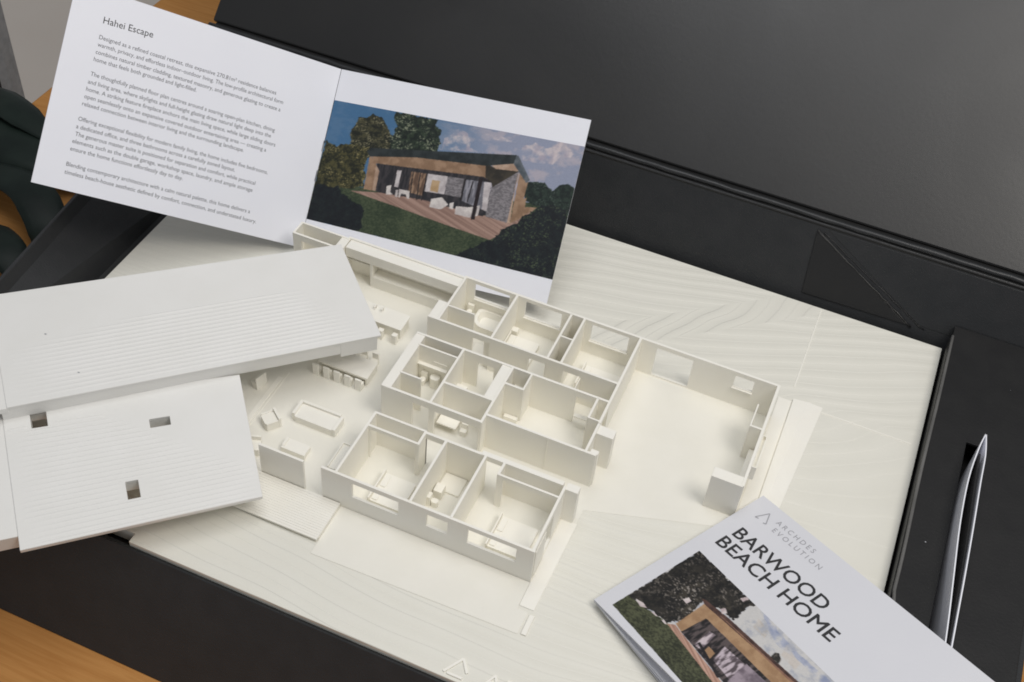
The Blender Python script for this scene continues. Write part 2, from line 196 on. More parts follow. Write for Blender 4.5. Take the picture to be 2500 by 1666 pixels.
def cells(xs, ys, solid, place, t0, t1):
    """a slab with rectangular holes: grid cells in (x, y), thickness t0..t1, placed in space by place(x, y, t)"""
    V, idx, Fc = [], {}, []
    def vid(i, j, k):
        if (i, j, k) not in idx: idx[(i, j, k)] = len(V); V.append(place(xs[i], ys[j], (t0, t1)[k]))
        return idx[(i, j, k)]
    nx, ny = len(xs) - 1, len(ys) - 1
    s = lambda i, j: 0 <= i < nx and 0 <= j < ny and solid(i, j)
    for i in range(nx):
        for j in range(ny):
            if not s(i, j): continue
            Fc.append((vid(i, j, 1), vid(i + 1, j, 1), vid(i + 1, j + 1, 1), vid(i, j + 1, 1)))
            Fc.append((vid(i, j, 0), vid(i, j + 1, 0), vid(i + 1, j + 1, 0), vid(i + 1, j, 0)))
            if not s(i - 1, j): Fc.append((vid(i, j, 0), vid(i, j, 1), vid(i, j + 1, 1), vid(i, j + 1, 0)))
            if not s(i + 1, j): Fc.append((vid(i + 1, j, 0), vid(i + 1, j + 1, 0), vid(i + 1, j + 1, 1), vid(i + 1, j, 1)))
            if not s(i, j - 1): Fc.append((vid(i, j, 0), vid(i + 1, j, 0), vid(i + 1, j, 1), vid(i, j, 1)))
            if not s(i, j + 1): Fc.append((vid(i, j + 1, 0), vid(i, j + 1, 1), vid(i + 1, j + 1, 1), vid(i + 1, j + 1, 0)))
    return V, Fc
wall_no = 0
def wall(axis, a0, a1, c0, c1, holes=(), z1=1.0, z0=0.0, parent=None, name='wall'):
    """printed wall along axis 'u' or 'v' from a0 to a1, thickness c0..c1, with openings (s0, s1, z0, z1)"""
    global wall_no
    wall_no += 1
    z1 += 0.0016 * (wall_no % 9)
    xs = sorted({a0, a1, *[h[0] for h in holes], *[h[1] for h in holes]}); zs = sorted({z0, z1, *[max(h[2], z0) for h in holes], *[h[3] for h in holes]})
    def solid(i, j):
        x = (xs[i] + xs[i + 1]) / 2; z = (zs[j] + zs[j + 1]) / 2
        return not any(h[0] < x < h[1] and h[2] < z < h[3] for h in holes)
    pl = (lambda x, z, t: (x, t, z)) if axis == 'u' else (lambda x, z, t: (t, x, z))
    return link_mesh(name, *cells(xs, zs, solid, pl, c0, c1), PLA, parent, bevel=0.005)
def rounded(u0, u1, v0, v1, r, n=6, rs=None):
    rs = rs or (r, r, r, r); P = []
    for (cu, cv, a, rr) in ((u1 - rs[0], v1 - rs[0], 0, rs[0]), (u0 + rs[1], v1 - rs[1], 90, rs[1]), (u0 + rs[2], v0 + rs[2], 180, rs[2]), (u1 - rs[3], v0 + rs[3], 270, rs[3])):
        for k in range(n + 1):
            t = math.radians(a + 90 * k / n); P.append((cu + rr * math.cos(t), cv + rr * math.sin(t)))
    return P
def tube(path, r, n=8):
    V, Fc = [], []
    P = [Vector(p) for p in path]
    for i, p in enumerate(P):
        d = (P[min(i + 1, len(P) - 1)] - P[max(i - 1, 0)]).normalized()
        a = d.orthogonal().normalized() if abs(d.z) > 0.9 else d.cross(Vector((0, 0, 1))).normalized()
        b = d.cross(a)
        rr = r[i] if isinstance(r, (list, tuple)) else r
        for k in range(n):
            t = 2 * math.pi * k / n; V.append(p + (a * math.cos(t) + b * math.sin(t)) * rr)
    for i in range(len(P) - 1):
        for k in range(n):
            Fc.append((i * n + k, i * n + (k + 1) % n, (i + 1) * n + (k + 1) % n, (i + 1) * n + k))
    Fc.append(tuple(range(n - 1, -1, -1))); Fc.append(tuple(range((len(P) - 1) * n, len(P) * n)))
    return V, Fc

# ------------------------------------------------------------------ desk and room
DZ = -2.2
desk = box('desk', (-15.6, 34, -14, 34, DZ - 1.2, DZ), WOOD, bevel=0.06)
desk['label'] = 'orange brown wooden desk top under the black presentation box'; desk['category'] = 'desk'
fl = link_mesh('floor', [(-120, -60, -31), (80, -60, -31), (80, 120, -31), (-120, 120, -31)], [(0, 1, 2, 3)], FLOOR); fl['kind'] = 'structure'
cab = empty('metal_cabinet', 'grey metal cabinet edge with black seal beside the desk, far left', 'cabinet')
def vpost(name, pts, z0, z1, m): return link_mesh(name, *prism(pts, z0, z1), m, cab)
vpost('frame', [(-19.75, 13.08), (-19.56, 13.28), (-19.70, 13.9), (-20.4, 13.6)], -30.9, 4, CABD)
vpost('door_seal', [(-19.84, 12.99), (-19.752, 13.08), (-20.4, 13.6), (-20.5, 13.4)], -30.9, 4, RUB)
vpost('door_panel', [(-22.6, 10.6), (-19.843, 12.98), (-20.5, 13.4), (-23.2, 11.2)], -30.9, 4, CAB)

# dark leaves lying over the desk edge
plant = empty('plant', 'dark green plant with broad curved leaves on the desk left of the box', 'plant')
def leaf(path, widths, th=0.05, arch=0.18):
    V, Fc = [], []; n = 7
    P = [Vector(p) for p in path]
    Q = []
    for i in range((len(P) - 1) * 4 + 1):                            # Catmull-Rom
        k = min(i // 4, len(P) - 2); t = i / 4 - k
        p0, p1, p2, p3 = P[max(k - 1, 0)], P[k], P[k + 1], P[min(k + 2, len(P) - 1)]
        Q.append((0.5 * ((2 * p1) + (p2 - p0) * t + (2 * p0 - 5 * p1 + 4 * p2 - p3) * t * t + (3 * p1 - p0 - 3 * p2 + p3) * t ** 3), widths[k] * (1 - t) + widths[k + 1] * t))
    for i, (p, wd) in enumerate(Q):
        d = (Q[min(i + 1, len(Q) - 1)][0] - Q[max(i - 1, 0)][0]).normalized(); a = d.cross(Vector((0, 0, 1))).normalized()
        for side in (0, 1):
            for k in range(n):
                s = k / (n - 1) * 2 - 1
                V.append(p + a * s * wd + Vector((0, 0, arch * wd * (1 - s * s) - abs(0.06 * math.cos(s * 9)) * wd * 0.4 - side * th)))
    for i in range(len(Q) - 1):
        for side in (0, 1):
            for k in range(n - 1):
                a = (i * 2 + side) * n + k; b = ((i + 1) * 2 + side) * n + k
                Fc.append((a, a + 1, b + 1, b))
        for k in (0, n - 1):
            a = i * 2 * n + k; b = (i + 1) * 2 * n + k
            Fc.append((a, a + n, b + n, b))
    return V, Fc
def add_leaf(path, widths, **k): return link_mesh('leaf', *leaf(path, widths, **k), LEAF, plant, smooth=True)
add_leaf([(-17.0, 8.6, -1.7), (-15.0, 7.9, -1.3), (-13.8, 7.6, -1.2), (-12.7, 7.55, -1.3), (-11.6, 7.7, -1.6)], [0.8, 1.05, 1.05, 0.85, 0.3])
add_leaf([(-17.0, 9.2, -1.5), (-15.2, 8.6, -1.0), (-14.0, 8.2, -0.9), (-12.9, 7.9, -1.1)], [0.3, 0.5, 0.45, 0.15])
add_leaf([(-14.6, 6.2, -1.4), (-13.4, 6.15, -1.15), (-12.4, 6.0, -1.05), (-11.7, 5.7, -1.15), (-11.05, 5.15, -1.5), (-10.9, 4.6, -1.9)], [0.3, 0.42, 0.5, 0.55, 0.5, 0.3])
add_leaf([(-13.4, 4.6, -1.7), (-12.2, 4.35, -1.5), (-11.5, 4.1, -1.5), (-10.9, 3.7, -1.8)], [0.3, 0.55, 0.5, 0.2])
link_mesh('stem', *tube([(-13.6, 5.2, -2.19), (-13.7, 5.7, -1.7), (-13.7, 6.2, -1.4), (-14.2, 7.4, -1.3)], 0.09), LEAF, plant, smooth=True)

# ------------------------------------------------------------------ presentation box
pbox = empty('presentation_box', 'large black hinged presentation box lying open under the white model', 'box')
U0, U1 = -8.0, 13.0
VB = 10.03
def quad_slab(name, a, b, c, d, th, m, parent, bevel=0.02):
    """plate with front corners a b c d and thickness th behind them"""
    a, b, c, d = map(Vector, (a, b, c, d)); n = (b - a).cross(d - a).normalized() * th
    return link_mesh(name, [a, b, c, d, a - n, b - n, c - n, d - n], [(0, 1, 2, 3), (7, 6, 5, 4), (0, 4, 5, 1), (1, 5, 6, 2), (2, 6, 7, 3), (3, 7, 4, 0)], m, parent, bevel=bevel)
box('bottom_panel', (U0 + .1, U1 - .1, -2.4, VB, DZ + .01, DZ + .15), BLACKI, pbox)
box('inner_tray', (U0 + .02, U1 - .12, -2.42, VB + .3, -0.62, -0.42), BLACKI, pbox)
quad_slab('front_panel', (-8.6, -3.78, DZ + .01), (U1, -3.78, DZ + .01), (U1, -2.53, -0.10), (-8.6, -2.53, -0.10), 0.12, BLACK, pbox)
quad_slab('right_panel', (U1, -3.78, DZ + .01), (U1, 11.2, DZ + .01), (U1, 11.2, 0.30), (U1, -2.53, 0.26), 0.12, BLACK, pbox)
# left side leans outward
quad_slab('left_panel', (-7.80, -2.6, -0.5), (-7.80, VB, -0.5), (-9.75, VB, 0.9), (-8.55, -2.6, 0.9), 0.14, BLACK, pbox)
quad_slab('left_panel', (-8.62, -2.6, DZ + .01), (-9.8, VB, DZ + .01), (-9.84, VB, 0.86), (-8.66, -2.6, 0.86), -0.12, BLACK, pbox)
# back side leans back, the lid is hinged on its top edge
HV, HZ = 11.38, 1.6
quad_slab('back_panel', (-9.8, VB, -0.5), (13.6, VB, -0.5), (13.6, HV - .30, HZ - .05), (-9.8, HV - .30, HZ - .05), 0.14, BLACK, pbox)
def onback(u, t): return Vector((u, VB + (HV - .30 - VB) * t, -0.5 + (HZ + .45) * t))
nb = Vector((0, -(HZ + .45), HV - .30 - VB)).normalized()
def plate_on(name, pts, lift, m, par):
    vs = [onback(u, t) + nb * lift for u, t in pts] + [onback(u, t) + nb * 0.001 for u, t in pts]; n = len(pts)
    return link_mesh(name, vs, [tuple(range(n)), tuple(range(2 * n - 1, n - 1, -1))] + [(i, (i + 1) % n, n + (i + 1) % n, n + i) for i in range(n)], m, par, bevel=0.008)
plate_on('corner_gusset', [(6.93, 0.25), (9.45, 0.27), (6.80, 0.93)], 0.035, LIDM, pbox)
plate_on('corner_gusset', [(9.72, 0.30), (13.5, 0.30), (13.5, 0.95), (7.05, 0.95)], 0.012, BLACK, pbox)
random.seed(3)
def crease(u0, t0, u1, t1, r, lift=0.03, n=26):
    P = []
    for i in range(n + 1):
        k = i / n
        P.append(onback(u0 + (u1 - u0) * k + random.uniform(-.018, .018), t0 + (t1 - t0) * k + random.uniform(-.004, .004)) + nb * (lift + random.uniform(-.008, .008)))
    return link_mesh('crease', *tube(P, [r * random.uniform(.5, 1.2) for _ in P], 6), LIDM, pbox, smooth=True)
crease(6.85, .90, 9.55, .26, .022); crease(6.98, .91, 9.85, .27, .009, .014)
# hinge: two soft ridges with a groove between
def ridge(dv, dz, r, nm):
    P = [(-9.85 + 23.4 * i / 60, HV + dv + random.uniform(-.012, .012), HZ + dz + random.uniform(-.012, .012)) for i in range(61)]
    return link_mesh(nm, *tube(P, [r * random.uniform(.85, 1.1) for _ in P], 8), BLACK, pbox, smooth=True)
ridge(-.17, -.02, .075, 'hinge')
quad_slab('hinge', (-9.8, HV - .34, HZ - .07), (13.6, HV - .34, HZ - .07), (13.6, HV + .22, HZ - .07), (-9.8, HV + .22, HZ - .07), 0.1, BLACKI, pbox)
AL = math.radians(43)
lv, lz = math.cos(AL), math.sin(AL)
LL = 14.0
lid = quad_slab('lid', (-9.9, HV + .06, HZ - .02), (14.4, HV + .06, HZ - .02), (14.4, HV + .06 + LL * lv, HZ - .02 + LL * lz), (-9.9, HV + .06 + LL * lv, HZ - .02 + LL * lz), 0.28, LIDM, pbox, bevel=0.05)
# insert card on the right with the slot
ZI = 0.40
xs = [10.46, 11.22, 11.62, U1 - .14]; ys = [-2.45, 0.3, 6.95, 10.40]
ins = link_mesh('insert_card', *cells(xs, ys, lambda i, j: not (i == 1 and j == 1), lambda x, y, t: (x, y, t), ZI - .07, ZI), BLACKI, pbox, bevel=0.012)
box('slot_floor', (11.0, 12.0, -1, 7.6, -0.40, -0.36), BLACKI, pbox)
lip = []
for i in range(41):
    v = 10.02 - 12.4 * i / 40
    lip.append((10.462 + 0.03 * math.sin(i * .37) * (i / 40) + (0.05 if 24 < i < 28 else 0), v, ZI + 0.015))
link_mesh('card_lip', *tube(lip, 0.034, 8), noise_col('worn_card_edge', (0.10, 0.098, 0.094), (0.16, 0.156, 0.15), 60, 0.5), pbox, smooth=True)
quad_slab('insert_side', (10.44, 10.0, -0.42), (10.44, -2.4, -0.42), (10.44, -2.4, ZI - .01), (10.44, 10.0, ZI - .01), -0.02, BLACKI, pbox, bevel=0)

# ------------------------------------------------------------------ white house model
house = empty('house_model', 'white 3D printed open house model with room walls on a terraced site base', 'model')
base_poly = [(-7.72, -2.26), (-3.1, -2.26), (-3.1, -2.46), (10.36, -2.46), (10.36, 9.97), (-7.72, 9.97)]
base = link_mesh('site_base', *prism(base_poly, -0.36, 0.0), TERR, house, bevel=0.012)
link_mesh('floor_slab', *prism([(-.34, .0), (4.42, .0), (4.42, 2.0), (7.6, 3.0), (7.6, 6.14), (-4.2, 6.08), (-4.2, -.02), (-.34, -.02)], 0.001, 0.006), FLOORP, house)
# garden paving in front, path, deck
link_mesh('patio', *prism([(.08, -1.22), (4.3, -1.12), (4.32, -.62), (4.10, -.62), (4.10, -.006), (.08, -.006)], 0.001, 0.012), FLOORP, house, bevel=.008)
link_mesh('path', *prism([(4.105, -.55), (4.40, -.55), (4.44, 1.62), (4.105, 1.62)], 0.001, 0.02), PLA, house, bevel=.008)
link_mesh('kerb', *prism([(4.36, -1.1), (4.46, -1.1), (4.46, -.66), (4.36, -.66)], 0.001, 0.035), PLA, house, bevel=.008)
deck = []
for k in range(17):
    v0 = -.955 + k * .0555
    deck.append(bx(-4.7, .07, v0, v0 + .0515, 0.065, 0.105))
deck.append(bx(-4.69, .066, -.87, -.012, 0.001, 0.085))
link_mesh('deck_planks', *join(deck), PLA, house)['kind'] = 'stuff'
# drive and bank beside the garage
link_mesh('path', *prism([(7.25, 2.6), (7.55, 2.6), (7.55, 6.75), (7.25, 6.75)], 0.001, 0.02), PLA, house, bevel=.005)
link_mesh('retaining_bank', [(7.57, 1.6, 0.001), (7.57, 6.80, 0.001), (8.22, 6.88, 0.001), (7.86, 1.6, 0.001), (7.57, 1.6, .06), (7.57, 6.80, .06), (7.90, 6.84, .06), (7.82, 1.6, .015)],
          [(0, 1, 5, 4), (4, 5, 6, 7), (7, 6, 2, 3), (1, 2, 6, 5), (0, 4, 7, 3), (0, 3, 2, 1)], PLA, house)
box('boundary_line', (7.49, 7.515, 7.2, 9.9, -.01, .012), PLA, house, bevel=0)
box('boundary_line', (7.9, 10.2, 6.72, 6.745, -.01, .010), PLA, house, bevel=0)
# embossed mark along the front edge of the base
def text_mesh(name, txt, mat, parent, extrude=0.0, origin=(0, 0, 0), ex=(1, 0, 0), ey=(0, 1, 0), h=1.0, width=None, bold=0.0, spacing=1.0, lift=0.0):
    """flat lettering: cap height h, optional total width, laid on the plane origin + x*ex + y*ey"""
    cu = bpy.data.curves.new(name, 'FONT'); cu.body = txt; cu.size = 1.0; cu.extrude = extrude; cu.space_character = spacing; cu.resolution_u = 3
    tmp = bpy.data.objects.new('tmp_text', cu); col.objects.link(tmp)
    dg = bpy.context.evaluated_depsgraph_get(); me = bpy.data.meshes.new_from_object(tmp.evaluated_get(dg))
    bpy.data.objects.remove(tmp); bpy.data.curves.remove(cu)
    X = [v.co.x for v in me.vertices]; x0, x1 = min(X), max(X)
    sy = h / 0.73; sx = (width / (x1 - x0)) if width else sy
    O, ex, ey = Vector(origin), Vector(ex), Vector(ey); ez = ex.cross(ey)
    for v in me.vertices:
        c = v.co.copy(); v.co = (O + ex * (c.x - x0) * sx + ey * c.y * sy + ez * (c.z * sy + lift)) * S
    if bold:                                                          # heavier strokes: the same outline printed again a hair to each side
        bm = bmesh.new(); bm.from_mesh(me); base_ = list(bm.verts) + list(bm.edges) + list(bm.faces)
        for k_, (a_, b_) in enumerate(((1, 0), (-1, 0), (0, 1), (0, -1), (.7, .7), (-.7, -.7), (.7, -.7), (-.7, .7))):
            g_ = bmesh.ops.duplicate(bm, geom=base_)['geom']
            d_ = (ex * a_ + ey * b_) * bold * h * S + ez * (k_ + 1) * .0003 * S
            for q_ in g_:
                if isinstance(q_, bmesh.types.BMVert): q_.co += d_
        bm.to_mesh(me); bm.free()
    me.name = name; me.materials.clear(); me.materials.append(mat)
    o = bpy.data.objects.new(name, me); col.objects.link(o); o.parent = parent
    return o
text_mesh('raised_lettering', 'ARCHDES', PLA, house, extrude=0.03, origin=(4.14, -2.30, .012), h=0.27, width=2.2, spacing=1.25)
def bar3(a, b, r): a, b = Vector(a), Vector(b); n = (b - a).normalized().cross(Vector((0, 0, 1))) * r; return [a + n, b + n, b - n, a - n]
mk = []
for a, b in (((3.40, -2.37), (3.63, -2.00)), ((3.63, -2.00), (3.80, -2.24)), ((3.47, -2.37), (3.76, -2.37))):
    q = bar3((*a, 0), (*b, 0), .022); mk.append(prism([(p.x, p.y) for p in q], 0.001, 0.028 + .002 * len(mk)))
link_mesh('raised_emblem', *join(mk), PLA, house)

T = .055
W = lambda *a, **k: wall(*a, parent=house, **k)
# rear row: bathroom, bedrooms, garage
W('u', -.06, 7.216, 6.075, 6.13, [(.2, 1.04, .48, .9), (1.43, 2.29, .45, .9), (3.0, 3.86, .44, .9), (4.5, 5.33, .05, .88), (6.27, 6.69, .56, .88)])
for a, b, z in ((.2, 1.04, .46), (1.41, 2.31, .43), (2.98, 3.88, .42), (6.25, 6.71, .54)): box('window_sill', (a, b, 6.035, 6.0745, z - .03, z), None, house, .004)
W('v', 3.44, 6.10, 4.085, 4.14, [(3.60, 3.98, -1, .85)])
W('v', 3.19, 6.12, 7.16, 7.22)
W('v', 4.74, 5.40, 6.91, 6.94); W('u', 6.9405, 7.19, 4.745, 4.79)
box('workbench', (7.05, 7.158, 3.45, 4.70, .004, .38), None, house)
box('pier', (6.56, 7.20, 3.17, 3.42, .004, .996), None, house)
wb = [bx(7.222, 7.242, 3.80, 4.70, .55, .93), bx(7.302, 7.322, 3.80, 4.70, .55, .93), bx(7.243, 7.301, 3.80, 3.82, .55, .93), bx(7.243, 7.301, 4.68, 4.70, .55, .93), bx(7.243, 7.301, 3.821, 4.679, .55, .83)]
link_mesh('window_box', *join(wb), PLA, house)
W('u', -.27, 4.10, 4.585, 4.64, [(.8, 1.19, -1, .84), (2.11, 2.51, -1, .83), (2.89, 3.28, -1, .82)])
box('pantry_tower', (-.27, -.066, 4.645, 5.18, .004, .985), None, house)
W('v', 4.62, 6.09, -.06, -.006); W('u', -.03, .62, 5.075, 5.112)
W('v', 4.62, 6.09, 1.19, 1.245); W('v', 4.62, 6.09, 2.48, 2.53); W('u', 2.50, 2.81, 5.34, 5.38); W('v', 4.62, 6.09, 2.79, 2.84)
box('door', (3.284, 3.302, 4.26, 4.58, .008, .80), None, house, .003)
box('door', (1.05, 1.19, 4.655, 4.673, .008, .80), None, house, .003)
# middle block
W('u', -.262, 4.10, 4.033, 4.085, [(1.18, 1.55, -1, .78), (3.40, 3.80, -1, .82)])
box('cupboard_wall', (-.27, -.06, 2.40, 4.05, .004, .99), None, house)
W('u', -.08, .83, 3.75, 3.79); W('u', -.08, .40, 2.87, 2.91); W('v', 2.40, 4.05, .81, .862)
W('u', -.25, 1.96, 2.375, 2.43, [(.45, .82, -1, .83), (.94, 1.93, -1, .80)])
W('u', .84, 1.95, 3.01, 3.062)
box('cupboard_wall', (1.73, 1.934, 3.04, 4.05, .004, .984), None, house)
W('v', 2.378, 4.05, 1.936, 1.99)
W('v', 3.57, 4.05, 2.372, 2.41); W('u', 1.96, 2.408, 3.552, 3.60)
W('v', 3.47, 4.05, 3.84, 3.888); W('u', 3.86, 4.11, 3.462, 3.50)
W('u', 1.96, 4.34, 2.60, 2.655)
box('wall_batten', (3.32, 3.335, 2.588, 2.5995, .004, .98), None, house, .003)
W('v', 2.63, 3.42, 4.09, 4.142)
box('pier', (4.143, 4.50, 3.18, 3.42, .004, .975), None, house)
box('pier', (4.20, 4.362, 2.656, 2.76, .004, .99), None, house)
# front row
W('u', 2.30, 4.02, 1.645, 1.755, [(2.38, 2.75, -1, .87)])
box('pier', (4.08, 4.34, 1.60, 1.78, .004, .985), None, house)
W('u', 1.09, 2.36, 1.642, 1.70, [(1.112, 1.49, -1, .84)])
W('u', -.046, 1.10, 1.67, 1.72); W('u', -.046, 1.10, 1.32, 1.37, [(.03, 1.03, -1, .90)]); W('v', 1.322, 1.69, 1.06, 1.112)
W('v', .03, 1.70, -.05, .002); W('v', .03, 1.66, 1.52, 1.572); W('v', .03, 1.66, 2.37, 2.422)
W('v', 1.332, 1.66, 2.77, 2.82); W('u', 2.79, 4.05, 1.33, 1.374, [(2.90, 3.97, -1, .90)])
W('u', -.33, 4.10, 0.0, T, [(.33, 1.32, .44, .87), (1.91, 2.35, .47, .84), (2.76, 3.75, .45, .88)])
W('v', .004, 1.66, 4.035, 4.088, [(.22, 1.05, .05, .86)])
box('sliding_screen', (4.09, 4.105, .10, .62, .05, .86), None, house, .003)
W('u', -1.70, -.72, 0.0, .052, z1=.94, name='chimney_wall')
# far left annex and kitchen
W('u', -4.14, -2.92, 5.60, 5.65, [(-3.95, -3.45, -1, .82)]); W('u', -4.14, -2.92, 5.99, 6.035); W('v', 5.602, 6.03, -4.16, -4.11)
box('pier', (-3.10, -2.90, 5.58, 6.05, .004, .99), None, house)
W('u', -2.95, -.03, 6.03, 6.085)
box('overhead_cupboard', (-2.88, -.064, 5.755, 6.029, .70, .975), None, house)
box('cupboard_end', (-2.27, -2.20, 5.757, 6.028, .004, .698), None, house)
box('shelf', (-2.88, -2.272, 5.80, 6.028, .58, .61), None, house, .004)
box('kitchen_counter', (-2.198, -.066, 5.755, 6.028, .004, .33), None, house)
box('shelf', (-2.195, -.07, 5.775, 6.025, .331, .345), None, house, .004)
isl = box('kitchen_island', (-2.3, -.90, 4.56, 4.99, .004, .305), None, house)
box('worktop', (-2.33, -.87, 4.52, 5.02, .306, .335), None, isl, .004)
for u in (-1.68, -1.50):
    link_mesh('tap', *join([bx(u - .018, u + .018, 4.90, 4.936, .336, .43), bx(u - .016, u + .016, 4.82, 4.899, .40, .43)]), PLA, isl, bevel=.003)
def seat_piece(name, u, v, w_, d, h, hb, rot=0.0):
    e = bpy.data.objects.new(name, None); e.empty_display_size = .002; col.objects.link(e); e.parent = house
    e.location = Vector((u, v, 0)) * S; e.rotation_euler = (0, 0, rot)
    link_mesh('seat', *prism(rounded(-w_ / 2, w_ / 2, -d / 2, d / 2, .02), .004, h), PLA, e, bevel=.004)
    link_mesh('backrest', *prism(rounded(-w_ / 2, w_ / 2, -d / 2 - .045, -d / 2 - .001, .016), .004, hb), PLA, e, bevel=.004)
    return e
def copy_tree(o, parent, loc, rot=None):
    c = o.copy(); col.objects.link(c); c.parent = parent; c.location = Vector(loc) * S
    if rot is not None: c.rotation_euler = (0, 0, rot)
    for ch in list(o.children):
        d = ch.copy(); col.objects.link(d); d.parent = c
    return c
st = seat_piece('stool', -.97, 4.44, .12, .09, .24, .27); copy_tree(st, house, (-1.31, 4.44, 0)); copy_tree(st, house, (-1.65, 4.44, 0))
tb = box('dining_table', (-2.08, -.90, 2.98, 3.50, .20, .26), None, house)
for (a, b) in ((-2.06, -2.0), (-.96, -.915)): box('table_end', (a, b, 3.0, 3.48, .004, .199), None, tb, .004)
ch0 = seat_piece('dining_chair', -1.03, 2.90, .15, .11, .17, .33)
for u in (-1.285, -1.54, -1.79, -2.045): copy_tree(ch0, house, (u, 2.90, 0))
for u in (-1.05, -1.32, -1.6): copy_tree(ch0, house, (u, 3.60, 0), math.pi)
sofa = bpy.data.objects.new('sofa', None); sofa.empty_display_size = .002; col.objects.link(sofa); sofa.parent = house
link_mesh('seat', *prism(rounded(-1.80, -.92, 1.46, 1.84, .03), .004, .185), PLA, sofa, bevel=.006)
box('backrest', (-1.80, -.92, 1.841, 1.90, .004, .24), None, sofa); box('armrest', (-1.87, -1.801, 1.50, 1.90, .004, .22), None, sofa); box('armrest', (-.919, -.85, 1.46, 1.86, .004, .22), None, sofa)
arm = bpy.data.objects.new('armchair', None); arm.empty_display_size = .002; col.objects.link(arm); arm.parent = house
arm.location = Vector((-2.20, 1.20, 0)) * S; arm.rotation_euler = (0, 0, math.radians(-38))
link_mesh('seat', *prism(rounded(-.13, .13, -.16, .12, .03), .004, .205), PLA, arm, bevel=.006)
box('backrest', (-.17, .17, .121, .175, .004, .27), None, arm); box('armrest', (-.17, -.131, -.14, .12, .004, .22), None, arm); box('armrest', (.131, .17, -.14, .12, .004, .22), None, arm)
sofa2 = bpy.data.objects.new('sofa', None); sofa2.empty_display_size = .002; col.objects.link(sofa2); sofa2.parent = house
link_mesh('seat', *prism(rounded(-1.60, -1.12, .71, .95, .02), .004, .135), PLA, sofa2, bevel=.005)
box('armrest', (-1.66, -1.601, .72, .95, .004, .16), None, sofa2); box('backrest', (-1.64, -1.10, .65, .709, .004, .17), None, sofa2)
con = box('console_bench', (-.52, -.33, .56, 1.23, .004, .26), None, house)
link_mesh('rim', *join([bx(-.53, -.50, .55, 1.24, .261, .30), bx(-.35, -.32, .55, 1.24, .261, .30), bx(-.499, -.351, 1.21, 1.24, .261, .30)]), PLA, con)
dc = seat_piece('deck_chair', -2.98, 2.03, .30, .12, .2, .34, math.radians(75))
seat_piece('deck_chair', -2.12, .44, .24, .26, .2, .30, math.radians(200))
box('floor_threshold', (-2.72, -2.62, .9, 2.4, .004, .022), None, house, .003)
box('floor_threshold', (-2.58, -2.56, .9, 2.6, .004, .018), None, house, .003)
# sanitary ware, beds
def toilet(u, v, rot=0.0):
    e = bpy.data.objects.new('toilet', None); e.empty_display_size = .002; col.objects.link(e); e.parent = house
    e.location = Vector((u, v, 0)) * S; e.rotation_euler = (0, 0, rot)
    link_mesh('bowl', *prism(rounded(-.06, .06, -.15, -.001, .05), .004, .155), PLA, e, bevel=.006)
    box('cistern', (-.075, .075, 0, .07, .004, .28), None, e, .004)
    return e
t0 = toilet(.16, 6.0); copy_tree(t0, house, (.11, 3.675, 0)); copy_tree(t0, house, (1.64, .82, 0), math.radians(90)); copy_tree(t0, house, (1.35, 3.09, 0), math.pi)
tub_o = rounded(.36, 1.188, 5.50, 6.07, .1, 8, (.02, .10, .30, .02)); tub_i = rounded(.43, 1.14, 5.60, 6.02, .1, 8, (.12, .12, .22, .12))
n = len(tub_o)
vs = [(x, y, .004) for x, y in tub_o] + [(x, y, .23) for x, y in tub_o] + [(x, y, .23) for x, y in tub_i] + [(x * .85 + .12, y * .85 + .87, .08) for x, y in tub_i]
fs = []
for i in range(n):
    j = (i + 1) % n
    fs += [(i, j, n + j, n + i), (n + i, n + j, 2 * n + j, 2 * n + i), (2 * n + i, 2 * n + j, 3 * n + j, 3 * n + i)]
fs.append(tuple(range(3 * n, 4 * n)))
link_mesh('bathtub', vs, fs, PLA, house)
link_mesh('shower_tray', *prism(rounded(.66, 1.18, 4.66, 5.2, .02), .004, .04), PLA, house, bevel=.005)
def bed(u0, u1, v0, v1, h=.13, pil='v'):
    e = bpy.data.objects.new('bed', None); e.empty_display_size = .002; col.objects.link(e); e.parent = house
    link_mesh('mattress', *prism(rounded(u0, u1, v0, v1, .02), .004, h), PLA, e, bevel=.008)
    box('headboard', (u0 - .03, u0 - .001, v0 - .02, v1 + .02, .004, h + .09), None, e, .004)
    vm = (v0 + v1) / 2
    for a, b in ((v0 + .04, vm - .02), (vm + .02, v1 - .04)): link_mesh('pillow', *prism(rounded(u0 + .02, u0 + .15, a, b, .03), h + .0005, h + .025), PLA, e, bevel=.01)
    return e
bed(1.285, 1.98, 5.05, 5.72); box('bedside_table', (1.25, 1.40, 5.78, 5.92, .004, .19), None, house)
bed(3.13, 3.95, 4.95, 5.62, .12); bed(.55, 1.22, .28, 1.02, .15); bed(3.06, 3.82, .30, 1.08, .15)
box('shelf', (-.055, .62, 3.66, 3.749, .50, .525), None, house, .004); box('towel_rail', (.29, .60, 3.735, 3.7495, .64, .655), None, house, .003)
link_mesh('basin', *prism(rounded(.27, .48, 3.56, 3.748, .08), .004, .29), PLA, house, bevel=.01)
box('vanity', (.868, 1.12, 3.30, 3.72, .004, .29), None, house); box('vanity', (1.60, 1.78, .98, 1.20, .004, .24), None, house)
link_mesh('shower_tray', *prism(rounded(1.60, 2.06, 1.18, 1.63, .02), .004, .05), PLA, house, bevel=.006)
box('desk_top', (.90, 1.34, 2.60, 3.0, .17, .21), None, house); seat_piece('desk_chair', 1.48, 2.70, .14, .11, .14, .27, math.pi)
box('worktop', (3.44, 3.82, 3.93, 4.03, .30, .34), None, house); box('shelf', (2.05, 2.368, 3.94, 4.031, .50, .53), None, house, .004)
box('bench', (2.06, 2.36, 3.45, 3.545, .004, .12), None, house)

